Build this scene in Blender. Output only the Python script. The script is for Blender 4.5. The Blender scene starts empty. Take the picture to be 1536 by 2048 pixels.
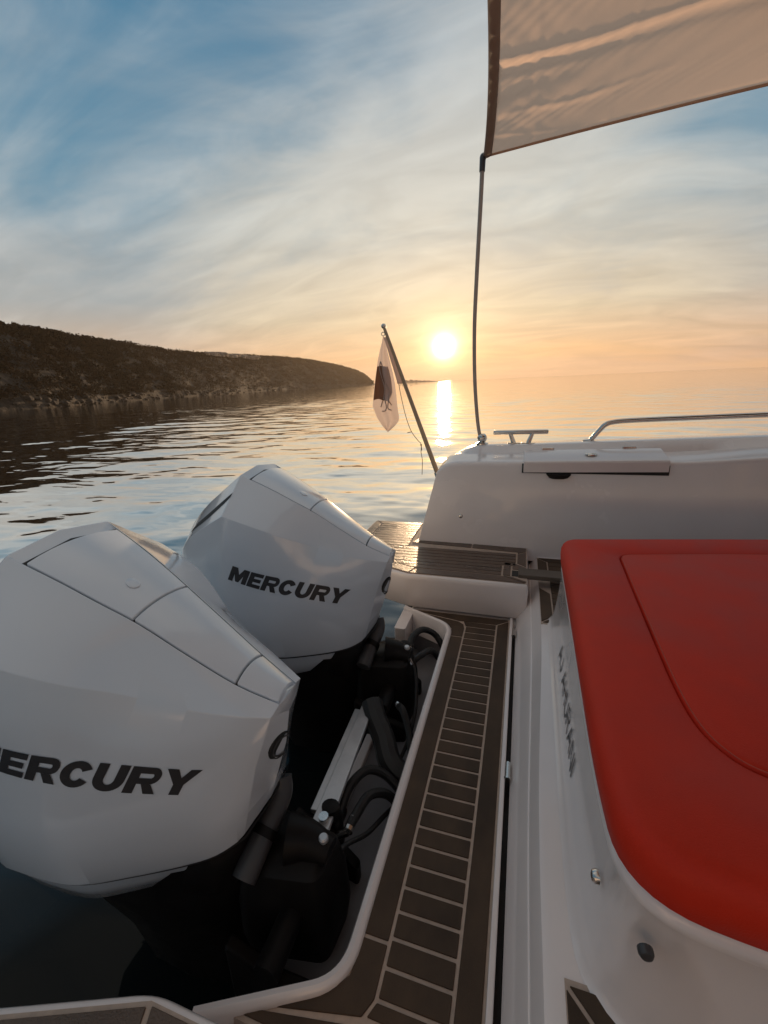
import bpy, bmesh, math, random
import numpy as np
from mathutils import Vector, Matrix
from mathutils.bvhtree import BVHTree
random.seed(4); rng = np.random.default_rng(4)
SC = bpy.context.scene
COL = SC.collection
S = 1.1                                   # metres per design unit

# ------------------------------------------------------------------ camera
yaw, pitch, roll = math.radians(18.143), math.radians(16.669), math.radians(-2.5126)
fw = Vector((-math.sin(yaw)*math.cos(pitch), math.cos(yaw)*math.cos(pitch), -math.sin(pitch)))
rt = Vector((math.cos(yaw), math.sin(yaw), 0)); up = rt.cross(fw)
r2 = math.cos(roll)*rt + math.sin(roll)*up; u2 = -math.sin(roll)*rt + math.cos(roll)*up
cam = bpy.data.cameras.new('camera'); cam_ob = bpy.data.objects.new('camera', cam); COL.objects.link(cam_ob)
m = Matrix((r2, u2, -fw)).transposed().to_4x4(); cam_ob.matrix_world = m
cam.sensor_fit = 'HORIZONTAL'; cam.sensor_width = 36; cam.lens = 36*858.2/1536
cam.clip_start = 0.02; cam.clip_end = 30000
SC.camera = cam_ob

# ------------------------------------------------------------------ sky and sun
SUN_EL, SUN_AZ = math.radians(4.05), math.radians(-9.79)      # azimuth measured from +Y towards +X
sdir = Vector((math.sin(SUN_AZ)*math.cos(SUN_EL), math.cos(SUN_AZ)*math.cos(SUN_EL), math.sin(SUN_EL)))
W = bpy.data.worlds.new('World'); SC.world = W; W.use_nodes = True
nt = W.node_tree; N = nt.nodes; L = nt.links; N.clear()
def nd(t, **k):
    n = N.new(t)
    for a, b in k.items(): setattr(n, a, b)
    return n
def mth(op, a, b=None, c=None, clamp=False):
    n = nd('ShaderNodeMath', operation=op); n.use_clamp = clamp
    for i, v in enumerate((a, b, c)):
        if v is None: continue
        if isinstance(v, (int, float)): n.inputs[i].default_value = v
        else: L.new(v, n.inputs[i])
    return n.outputs[0]
def ramp(fac, stops, interp='LINEAR'):
    n = nd('ShaderNodeValToRGB'); e = n.color_ramp.elements; n.color_ramp.interpolation = interp
    while len(e) < len(stops): e.new(0.5)
    for el, (p, c) in zip(e, stops): el.position = p; el.color = (*c, 1)
    L.new(fac, n.inputs[0]); return n.outputs[0]
def mix(f, a, b, bt='MIX'):
    n = nd('ShaderNodeMix', data_type='RGBA', blend_type=bt); n.clamp_factor = True
    for i, v in ((0, f), (6, a), (7, b)):
        if isinstance(v, (int, float)): n.inputs[i].default_value = v
        elif isinstance(v, tuple): n.inputs[i].default_value = (*v, 1)
        else: L.new(v, n.inputs[i])
    return n.outputs[2]
tc = nd('ShaderNodeTexCoord').outputs['Generated']
sep = nd('ShaderNodeSeparateXYZ'); L.new(tc, sep.inputs[0])
dz = mth('MAXIMUM', sep.outputs[2], 0.0)
dotn = nd('ShaderNodeVectorMath', operation='DOT_PRODUCT'); L.new(tc, dotn.inputs[0]); dotn.inputs[1].default_value = sdir
sd = mth('MAXIMUM', dotn.outputs['Value'], 0.0)
sky = nd('ShaderNodeTexSky', sky_type='NISHITA'); sky.sun_disc = False
sky.sun_elevation = SUN_EL; sky.sun_rotation = SUN_AZ; sky.dust_density = 2.0; sky.ozone_density = 1.5
# clear air: the Nishita sky pulled towards the deep evening blue that shows between the clouds
blue = ramp(dz, [(0.0, (8.2, 4.6, 2.5)), (0.07, (7.0, 4.6, 2.9)), (0.16, (3.6, 4.1, 4.4)), (0.32, (1.1, 2.9, 4.25)), (0.6, (0.58, 2.15, 3.65)), (1.0, (1.5, 2.5, 3.5))])
clear = mix(0.82, sky.outputs[0], blue)
# high cloud sheet
den = mth('ADD', dz, 0.27)
cx = mth('DIVIDE', sep.outputs[0], den); cy = mth('DIVIDE', sep.outputs[1], den)
cmb = nd('ShaderNodeCombineXYZ'); L.new(cx, cmb.inputs[0]); L.new(cy, cmb.inputs[1])
def cloud_noise(scale, rot, sx, sy, detail, rough, dist, off):
    mp = nd('ShaderNodeMapping'); L.new(cmb.outputs[0], mp.inputs[0])
    mp.inputs['Rotation'].default_value = (0, 0, math.radians(rot)); mp.inputs['Scale'].default_value = (sx, sy, 1)
    mp.inputs['Location'].default_value = (off, off*0.7, 0)
    n = nd('ShaderNodeTexNoise'); L.new(mp.outputs[0], n.inputs['Vector'])
    n.inputs['Scale'].default_value = scale; n.inputs['Detail'].default_value = detail
    n.inputs['Roughness'].default_value = rough; n.inputs['Distortion'].default_value = dist
    return n.outputs[0]
n1 = cloud_noise(1.0, 24, 1.0, 1.5, 6, 0.52, 0.5, 5.6)
n2 = cloud_noise(2.0, 48, 0.75, 1.7, 8, 0.56, 1.2, 7.7)
n3 = cloud_noise(3.2, 30, 0.6, 1.7, 7, 0.55, 1.0, 1.7)
cm = mth('ADD', mth('MULTIPLY', n1, 0.70), mth('MULTIPLY', n2, 0.30))
bias = mth('MULTIPLY', mth('SUBTRACT', mth('MAXIMUM', sd, 0.76), 0.80), 0.62)
lowb = mth('MULTIPLY', mth('SUBTRACT', 0.45, mth('MINIMUM', dz, 0.40)), 0.16)
ab = nd('ShaderNodeMapRange', interpolation_type='SMOOTHSTEP'); L.new(dz, ab.inputs[0])
ab.inputs[1].default_value = 0.66; ab.inputs[2].default_value = 0.92; ab.inputs[3].default_value = 0; ab.inputs[4].default_value = 0.16
cm = mth('ADD', mth('ADD', mth('ADD', cm, bias), lowb), ab.outputs[0])
mr = nd('ShaderNodeMapRange', interpolation_type='SMOOTHSTEP'); L.new(cm, mr.inputs[0]); mr.inputs[1].default_value = 0.36; mr.inputs[2].default_value = 0.67
cmask = mth('MULTIPLY', mr.outputs[0], 0.95)
cw = ramp(dz, [(0.0, (6.8, 4.2, 2.8)), (0.05, (8.4, 5.2, 2.9)), (0.13, (7.2, 6.0, 4.2)), (0.28, (6.2, 6.2, 5.6)), (0.5, (5.3, 5.6, 5.6)), (1.0, (4.8, 5.2, 5.5))])
cb = ramp(dz, [(0.0, (5.6, 3.9, 3.1)), (0.05, (6.6, 4.8, 3.5)), (0.13, (5.0, 4.8, 4.4)), (0.28, (4.6, 5.0, 5.1)), (0.5, (4.4, 5.0, 5.4)), (0.8, (5.8, 5.6, 5.2)), (1.0, (6.4, 5.9, 5.3))])
wf = nd('ShaderNodeMapRange', interpolation_type='SMOOTHSTEP'); L.new(sd, wf.inputs[0]); wf.inputs[1].default_value = 0.78; wf.inputs[2].default_value = 0.97
ccol = mix(wf.outputs[0], cb, cw)
cvar = nd('ShaderNodeMapRange'); L.new(n3, cvar.inputs[0]); cvar.inputs[1].default_value = 0.3; cvar.inputs[2].default_value = 0.7; cvar.inputs[3].default_value = 0.86; cvar.inputs[4].default_value = 1.12
ccol = mix(1.0, ccol, cvar.outputs[0], 'MULTIPLY')
skyc = mix(cmask, clear, ccol)
# the half of the sky away from the sun is darker
away = nd('ShaderNodeMapRange', interpolation_type='SMOOTHSTEP'); L.new(dotn.outputs['Value'], away.inputs[0])
away.inputs[1].default_value = -0.9; away.inputs[2].default_value = 0.5; away.inputs[3].default_value = 0.62; away.inputs[4].default_value = 1.0
skyc = mix(1.0, skyc, away.outputs[0], 'MULTIPLY')
# sun and its glow through thin haze
def glow(n, k, col):
    p = mth('MULTIPLY', mth('POWER', sd, n), k)
    mm = nd('ShaderNodeMix', data_type='RGBA', blend_type='MULTIPLY'); mm.inputs[0].default_value = 1
    mm.inputs[6].default_value = (*col, 1); L.new(p, mm.inputs[7]); return mm.outputs[2]
for g in (glow(7000, 45, (1, .9, .66)), glow(1600, 9.0, (1, .84, .50)), glow(320, 3.6, (1, .72, .30)), glow(60, 1.7, (1, .62, .22)), glow(13, 1.6, (1, .62, .26))):
    skyc = mix(1.0, skyc, g, 'ADD')
bg = nd('ShaderNodeBackground'); L.new(skyc, bg.inputs[0]); bg.inputs[1].default_value = 0.1
wo = nd('ShaderNodeOutputWorld'); L.new(bg.outputs[0], wo.inputs[0])
W.cycles.sampling_method = 'MANUAL'; W.cycles.sample_map_resolution = 2048

sl = bpy.data.lights.new('sun', 'SUN'); sl.energy = 4.0; sl.angle = math.radians(1.5); sl.color = (1, .68, .40)
so = bpy.data.objects.new('sun', sl); COL.objects.link(so)
so.rotation_mode = 'QUATERNION'; so.rotation_quaternion = sdir.to_track_quat('Z', 'Y')
SC.view_settings.view_transform = 'Standard'; SC.view_settings.look = 'None'
SC.view_settings.exposure = 0.0; SC.view_settings.gamma = 1.0; SC.view_settings.use_curve_mapping = False

# ------------------------------------------------------------------ materials
def mat(name, col, rough=0.5, metal=0.0, coat=0.0, bump=None, vary=None, spec=0.5, ior=None, trans=None):
    mt = bpy.data.materials.new(name); mt.use_nodes = True
    t = mt.node_tree; b = t.nodes['Principled BSDF']
    b.inputs['Base Color'].default_value = (*col, 1); b.inputs['Roughness'].default_value = rough
    b.inputs['Metallic'].default_value = metal; b.inputs['Coat Weight'].default_value = coat
    b.inputs['Coat Roughness'].default_value = 0.08; b.inputs['Specular IOR Level'].default_value = spec
    if ior: b.inputs['IOR'].default_value = ior
    co = t.nodes.new('ShaderNodeTexCoord')
    if vary:                                     # (scale, amount, stretch)
        mp = t.nodes.new('ShaderNodeMapping'); t.links.new(co.outputs['Object'], mp.inputs[0]); mp.inputs['Scale'].default_value = vary[2] if len(vary) > 2 else (1, 1, 1)
        n = t.nodes.new('ShaderNodeTexNoise'); n.inputs['Scale'].default_value = vary[0]; n.inputs['Detail'].default_value = 5
        t.links.new(mp.outputs[0], n.inputs['Vector'])
        r = t.nodes.new('ShaderNodeMapRange'); t.links.new(n.outputs[0], r.inputs[0])
        r.inputs[1].default_value = .3; r.inputs[2].default_value = .7; r.inputs[3].default_value = 1-vary[1]; r.inputs[4].default_value = 1+vary[1]
        x = t.nodes.new('ShaderNodeMix'); x.data_type = 'RGBA'; x.blend_type = 'MULTIPLY'; x.inputs[0].default_value = 1
        x.inputs[6].default_value = (*col, 1); t.links.new(r.outputs[0], x.inputs[7]); t.links.new(x.outputs[2], b.inputs['Base Color'])
        r2_ = t.nodes.new('ShaderNodeMapRange'); t.links.new(n.outputs[0], r2_.inputs[0])
        r2_.inputs[1].default_value = .3; r2_.inputs[2].default_value = .7; r2_.inputs[3].default_value = max(0, rough-.06); r2_.inputs[4].default_value = min(1, rough+.08)
        t.links.new(r2_.outputs[0], b.inputs['Roughness'])
    if bump:                                     # (scale, distance)
        n = t.nodes.new('ShaderNodeTexNoise'); n.inputs['Scale'].default_value = bump[0]; n.inputs['Detail'].default_value = 3
        t.links.new(co.outputs['Object'], n.inputs['Vector'])
        bp = t.nodes.new('ShaderNodeBump'); bp.inputs['Distance'].default_value = bump[1]; bp.inputs['Strength'].default_value = 1
        t.links.new(n.outputs[0], bp.inputs['Height']); t.links.new(bp.outputs[0], b.inputs['Normal'])
    if trans:                                    # (amount, colour) light coming through thin cloth
        out = t.nodes['Material Output']; tr = t.nodes.new('ShaderNodeBsdfTranslucent'); tr.inputs[0].default_value = (*trans[1], 1)
        ms = t.nodes.new('ShaderNodeMixShader'); ms.inputs[0].default_value = trans[0]
        t.links.new(b.outputs[0], ms.inputs[1]); t.links.new(tr.outputs[0], ms.inputs[2]); t.links.new(ms.outputs[0], out.inputs[0])
    return mt
M = dict(
    gel=mat('gelcoat', (.84, .765, .74), .22, coat=.6, vary=(3.0, .04), bump=(900, .00006)),
    liner=mat('shaded_well_gelcoat', (.19, .18, .19), .55, vary=(9, .12), bump=(300, .0003)),  # white gelcoat darkened to grey, the well's shade put into its colour
    cowl=mat('cowl_paint', (.68, .715, .77), .14, coat=1.0, vary=(2.5, .03), bump=(1100, .00005)),
    seam=mat('rubber_seam', (.012, .011, .011), .6),
    black=mat('black_engine_paint', (.0065, .005, .0048), .5, spec=.22, vary=(14, .3)),
    rubber=mat('rubber_hose', (.007, .006, .006), .5, vary=(30, .2)),
    print_=mat('dark_print', (.035, .032, .034), .35),
    teak=mat('foam_teak', (.074, .048, .031), .62, spec=.25, vary=(11, .34, (1, .6, 1)), bump=(700, .0006)),
    wet=mat('wet_foam_teak', (.10, .062, .042), .30, vary=(9, .2, (.4, 1.6, 1)), bump=(300, .0012)),
    caulk=mat('foam_seam', (.47, .36, .29), .7, vary=(60, .12), bump=(800, .0004)),
    red=mat('red_vinyl', (.63, .032, .012), .55, spec=.2, vary=(7, .10), bump=(420, .0005)),
    thread=mat('red_thread', (.52, .07, .04), .7),
    steel=mat('stainless', (.62, .60, .57), .18, metal=1.0, vary=(40, .05)),
    alu=mat('brushed_aluminium', (.55, .55, .56), .42, metal=.7, vary=(30, .08)),
    dull=mat('grey_plastic', (.055, .052, .054), .4, vary=(20, .1)),
    awn=mat('awning_fabric', (.48, .37, .29), .75, spec=.2, bump=(1400, .0006), vary=(2.2, .10), trans=(.85, (.88, .61, .45))),
    hem=mat('awning_hem', (.38, .32, .28), .8, bump=(1400, .0006), vary=(12, .12), trans=(.6, (.56, .44, .37))),
    flag=mat('flag_cloth', (.66, .58, .55), .8, bump=(1500, .0004), trans=(.45, (.72, .58, .50))),
    emb=mat('flag_print', (.17, .095, .06), .8, trans=(.25, (.36, .2, .12))),
    figure=mat('flag_figure', (.55, .46, .42), .8, trans=(.35, (.6, .45, .36))),
    rope=mat('cord', (.42, .33, .25), .8),
    rock=mat('shore_rock', (.036, .024, .016), .9, vary=(1.2, .4), bump=(2.5, .25)),
    pale=mat('pale_rock', (.26, .19, .14), .9, vary=(1.0, .3), bump=(2.0, .2)),
)

# ------------------------------------------------------------------ mesh helpers
class MB:
    def __init__(s): s.v = []; s.f = []
    def add(s, vs, fs):
        o = len(s.v); s.v += [tuple(p) for p in vs]; s.f += [tuple(i+o for i in f) for f in fs]; return s
    def grid(s, rows, closed=False):             # rows of equal length
        n = len(rows[0]); fs = []
        for i in range(len(rows)-1):
            for j in range(n if closed else n-1):
                k = (j+1) % n
                fs.append((i*n+j, i*n+k, (i+1)*n+k, (i+1)*n+j))
        return s.add([p for r in rows for p in r], fs)
    def prism(s, poly, z0, z1):
        n = len(poly)
        z0f = z0 if callable(z0) else (lambda x, y: z0); z1f = z1 if callable(z1) else (lambda x, y: z1)
        vs = [(x, y, z0f(x, y)) for x, y in poly] + [(x, y, z1f(x, y)) for x, y in poly]
        fs = [tuple(range(n-1, -1, -1)), tuple(range(n, 2*n))] + [(i, (i+1) % n, n+(i+1) % n, n+i) for i in range(n)]
        return s.add(vs, fs)
    def box(s, x0, x1, y0, y1, z0, z1): return s.prism([(x0, y0), (x1, y0), (x1, y1), (x0, y1)], z0, z1)
    def stack(s, rings, cap=True):
        s.grid(rings, closed=True); n = len(rings[0]); o = len(s.v)-n*len(rings)
        if cap: s.f.append(tuple(o+i for i in range(n-1, -1, -1))); s.f.append(tuple(o+n*(len(rings)-1)+i for i in range(n)))
        return s
    def tube(s, pts, r, n=10, smooth=6, cap=True):
        P = crs(pts, smooth) if smooth > 1 and len(pts) > 2 else [Vector(p) for p in pts]
        rr = r if isinstance(r, (list, tuple)) else [r]*2
        T = []
        for i in range(len(P)):
            a = P[max(0, i-1)]; b = P[min(len(P)-1, i+1)]; T.append((b-a).normalized())
        u = T[0].orthogonal().normalized(); rings = []
        for i, p in enumerate(P):
            u = (u - T[i]*u.dot(T[i])).normalized(); w = T[i].cross(u)
            q = i/(len(P)-1)*(len(rr)-1); k = min(int(q), len(rr)-2); R = rr[k]+(rr[k+1]-rr[k])*(q-k)
            rings.append([p+u*math.cos(a)*R+w*math.sin(a)*R for a in [2*math.pi*j/n for j in range(n)]])
        return s.stack(rings, cap)
    def ball(s, c, r, n=12, sz=1.0):
        rings = []
        for i in range(1, n//2):
            t = math.pi*i/(n//2); rings.append([(c[0]+r*math.sin(t)*math.cos(a), c[1]+r*math.sin(t)*math.sin(a), c[2]-r*sz*math.cos(t)) for a in [2*math.pi*j/n for j in range(n)]])
        return s.stack(rings)
def crs(pts, k):
    P = [Vector(p) for p in pts]; out = []
    for i in range(len(P)-1):
        a = P[i-1] if i else P[0]*2-P[1]; b = P[i]; c = P[i+1]; d = P[i+2] if i+2 < len(P) else P[-1]*2-P[-2]
        for j in range(k):
            t = j/k; out.append(0.5*((2*b)+(c-a)*t+(2*a-5*b+4*c-d)*t*t+(3*b-a-3*c+d)*t**3))
    out.append(P[-1]); return out
def inset(poly, g):
    n = len(poly); A = sum(poly[i][0]*poly[(i+1) % n][1]-poly[(i+1) % n][0]*poly[i][1] for i in range(n)); sg = 1 if A > 0 else -1
    out = []
    for i in range(n):
        p0, p1, p2 = [Vector(poly[(i+k) % n]) for k in (-1, 0, 1)]
        d1 = (p1-p0).normalized(); d2 = (p2-p1).normalized()
        n1_ = Vector((-d1.y, d1.x))*sg; n2_ = Vector((-d2.y, d2.x))*sg
        b = n1_+n2_; den = 1+n1_.dot(n2_); out.append(tuple(p1+b*(g/max(den, .25))))
    return out
def rnd(poly, radii, k=6):                       # round the corners of an outline
    n = len(poly); out = []
    for i in range(n):
        p0, p1, p2 = [Vector(poly[(i+j) % n]) for j in (-1, 0, 1)]; r = radii[i] if isinstance(radii, (list, tuple)) else radii
        if r <= 0: out.append(tuple(p1)); continue
        a = p1+(p0-p1).normalized()*min(r, (p0-p1).length*.49); b = p1+(p2-p1).normalized()*min(r, (p2-p1).length*.49)
        for j in range(k+1):
            t = j/k; out.append(tuple(a*(1-t)**2+p1*2*t*(1-t)+b*t*t))
    return out
ORI = {}
def thing(name, label, cat, loc=(0, 0, 0), group=None):
    o = bpy.data.objects.new(name, None); o.empty_display_size = .1; COL.objects.link(o)
    o.location = Vector(loc)*S; ORI[o.name] = Vector(loc)*S; tag(o, label, cat, group); return o
def tag(o, label, cat, group=None):
    o['label'] = label; o['category'] = cat
    if group: o['group'] = group
    return o
def obj(name, mb, mt, parent=None, bevel=0.0, angle=32, seg=2, loc=None, label=None):
    org = ORI[parent.name] if parent else (Vector(loc)*S if loc else Vector((0, 0, 0)))
    me = bpy.data.meshes.new(name)
    me.from_pydata([tuple(Vector(p)*S-org) for p in mb.v], [], mb.f); me.update()
    bm = bmesh.new(); bm.from_mesh(me); bmesh.ops.recalc_face_normals(bm, faces=bm.faces); bm.to_mesh(me); bm.free()
    me.polygons.foreach_set('use_smooth', [True]*len(me.polygons)); me.set_sharp_from_angle(angle=math.radians(angle))
    me.materials.append(mt); o = bpy.data.objects.new(name, me); COL.objects.link(o)
    if parent: o.parent = parent
    elif loc: o.location = org
    ORI[o.name] = org
    if bevel:
        b = o.modifiers.new('bevel', 'BEVEL'); b.width = bevel*S; b.segments = seg; b.limit_method = 'ANGLE'; b.angle_limit = math.radians(angle-4); b.harden_normals = True
    if label: o['label'] = label
    return o
def sstep(a, b, x):
    t = min(1, max(0, (x-a)/(b-a))); return t*t*(3-2*t)
def lerp_tab(tab, x):
    if x <= tab[0][0]: return tab[0][1]
    for (a, va), (b, vb) in zip(tab[:-1], tab[1:]):
        if x <= b: return va+(vb-va)*(x-a)/(b-a)
    return tab[-1][1]

# ------------------------------------------------------------------ water
WZ = -1.36*S
def build_water():
    az0 = -yaw                                    # clockwise-from-+Y bearing of the view
    dense = np.linspace(-72, 72, 760); coarse = np.linspace(72, 288, 60)[1:-1]
    ang = np.radians(np.concatenate([dense, coarse])) + az0
    r = np.concatenate([np.geomspace(0.5, 1.2, 10)[:-1], np.geomspace(1.2, 400, 620)[:-1], np.geomspace(400, 3600, 40)])
    A, Rr = np.meshgrid(ang, r); X = np.sin(A)*Rr; Y = np.cos(A)*Rr; Z = np.zeros_like(X)
    step = Rr*(math.log(400/1.2)/620)
    for i in range(90):
        lam = 10**rng.uniform(math.log10(.22), math.log10(2.6)); k = 2*math.pi/lam
        th = math.radians(rng.normal(-12, 34)); slope = .0088*(lam/1.0)**.12
        fade = np.clip((lam/step-3.0)/3.0, 0, 1)
        Z += fade*slope/k*np.sin(k*(X*math.sin(th)+Y*math.cos(th))+rng.uniform(0, 6.28))
    patch = .75+.35*np.sin(X*.23+1.1*np.sin(Y*.11))*np.sin(Y*.19+.7)
    Z *= patch; Z += WZ
    nr, na = X.shape; v = np.stack([X, Y, Z], -1).reshape(-1, 3)
    v = np.vstack([v, [[0, 0, WZ]]]); ii = np.arange(nr*na).reshape(nr, na)
    a = ii[:-1]; b = ii[1:]; q = np.stack([a, np.roll(a, -1, 1), np.roll(b, -1, 1), b], -1).reshape(-1, 4)
    c = np.stack([np.full(na, nr*na), np.roll(ii[0], -1), ii[0]], -1)
    me = bpy.data.meshes.new('water'); me.vertices.add(len(v)); me.vertices.foreach_set('co', v.ravel())
    me.loops.add(q.size+c.size); me.loops.foreach_set('vertex_index', np.concatenate([q.ravel(), c.ravel()]))
    me.polygons.add(len(q)+len(c)); me.polygons.foreach_set('loop_start', np.concatenate([np.arange(len(q))*4, len(q)*4+np.arange(len(c))*3]))
    me.update(calc_edges=True); me.validate()
    me.polygons.foreach_set('use_smooth', np.ones(len(me.polygons), bool))
    mt = bpy.data.materials.new('sea_water'); mt.use_nodes = True; t = mt.node_tree; b = t.nodes['Principled BSDF']
    b.inputs['Base Color'].default_value = (.0075, .0090, .0092, 1); b.inputs['Roughness'].default_value = .035; b.inputs['IOR'].default_value = 1.2
    co = t.nodes.new('ShaderNodeTexCoord')
    def wv(scale, sx, sy, rot, det):
        mp = t.nodes.new('ShaderNodeMapping'); t.links.new(co.outputs['Object'], mp.inputs[0]); mp.inputs['Scale'].default_value = (sx, sy, 1); mp.inputs['Rotation'].default_value = (0, 0, math.radians(rot))
        n = t.nodes.new('ShaderNodeTexNoise'); n.inputs['Scale'].default_value = scale; n.inputs['Detail'].default_value = det; n.inputs['Roughness'].default_value = .5; n.inputs['Distortion'].default_value = .3
        t.links.new(mp.outputs[0], n.inputs['Vector']); return n.outputs[0]
    w1 = wv(1.1, .42, 1.0, 10, 2.0); w2 = wv(3.4, .45, 1.0, -16, 1.5)
    ad = t.nodes.new('ShaderNodeMath'); ad.operation = 'MULTIPLY_ADD'; t.links.new(w2, ad.inputs[0]); ad.inputs[1].default_value = .22; t.links.new(w1, ad.inputs[2])
    bp = t.nodes.new('ShaderNodeBump'); bp.inputs['Strength'].default_value = 1; bp.inputs['Distance'].default_value = .036
    t.links.new(ad.outputs[0], bp.inputs['Height']); t.links.new(bp.outputs[0], b.inputs['Normal'])
    gl = t.nodes.new('ShaderNodeBsdfGlossy'); gl.inputs['Color'].default_value = (.93, .92, .90, 1); gl.inputs['Roughness'].default_value = .03; t.links.new(bp.outputs[0], gl.inputs['Normal'])
    ms = t.nodes.new('ShaderNodeMixShader'); fr = t.nodes.new('ShaderNodeFresnel'); fr.inputs[0].default_value = 1.333; t.links.new(bp.outputs[0], fr.inputs[1])
    fm = t.nodes.new('ShaderNodeMapRange'); fm.inputs[1].default_value = .026; fm.inputs[2].default_value = .22; fm.inputs[4].default_value = .95; t.links.new(fr.outputs[0], fm.inputs[0]); t.links.new(fm.outputs[0], ms.inputs[0]); t.links.new(b.outputs[0], ms.inputs[1]); t.links.new(gl.outputs[0], ms.inputs[2]); t.links.new(ms.outputs[0], t.nodes['Material Output'].inputs[0])
    me.materials.append(mt); o = bpy.data.objects.new('water', me); COL.objects.link(o); o['kind'] = 'structure'
build_water()

# ------------------------------------------------------------------ headland
COAST = [(-20, -420), (-34, -190), (-48, -60), (-57, 0), (-66.9, 43.9), (-74.1, 58.2), (-85.7, 80.9), (-96.4, 107.7), (-109.6, 142.3), (-136.9, 215), (-158.3, 300.8), (-171.3, 382.7), (-178.1, 448.8), (-182.3, 498), (-185.6, 536.9), (-188, 560)]
RIDGE = [(-70, -430, 13), (-75, -195, 13), (-80, -60, 13), (-80, 8, 13), (-90.4, 59.3, 13.4), (-100, 78.6, 13.8), (-115.7, 109.2, 15.1), (-130.1, 145.4, 15.8), (-147.9, 192.1, 17.6), (-184.9, 290.2, 22.9), (-213.7, 406.1, 26.7), (-231.2, 516.6, 25.8), (-240.5, 605.9, 21.9), (-246.1, 672.4, 15.7), (-250.5, 724.7, 4.8), (-253, 760, -1)]
def vnoise(x, y, s):                               # cheap smooth value noise
    x = x/s; y = y/s; xi = np.floor(x).astype(int); yi = np.floor(y).astype(int); fx = x-xi; fy = y-yi
    h = lambda a, b: np.modf(np.abs(np.sin(a*127.1+b*311.7)*43758.5453))[0]
    fx = fx*fx*(3-2*fx); fy = fy*fy*(3-2*fy)
    return (h(xi, yi)*(1-fx)+h(xi+1, yi)*fx)*(1-fy)+(h(xi, yi+1)*(1-fx)+h(xi+1, yi+1)*fx)*fy
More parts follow.
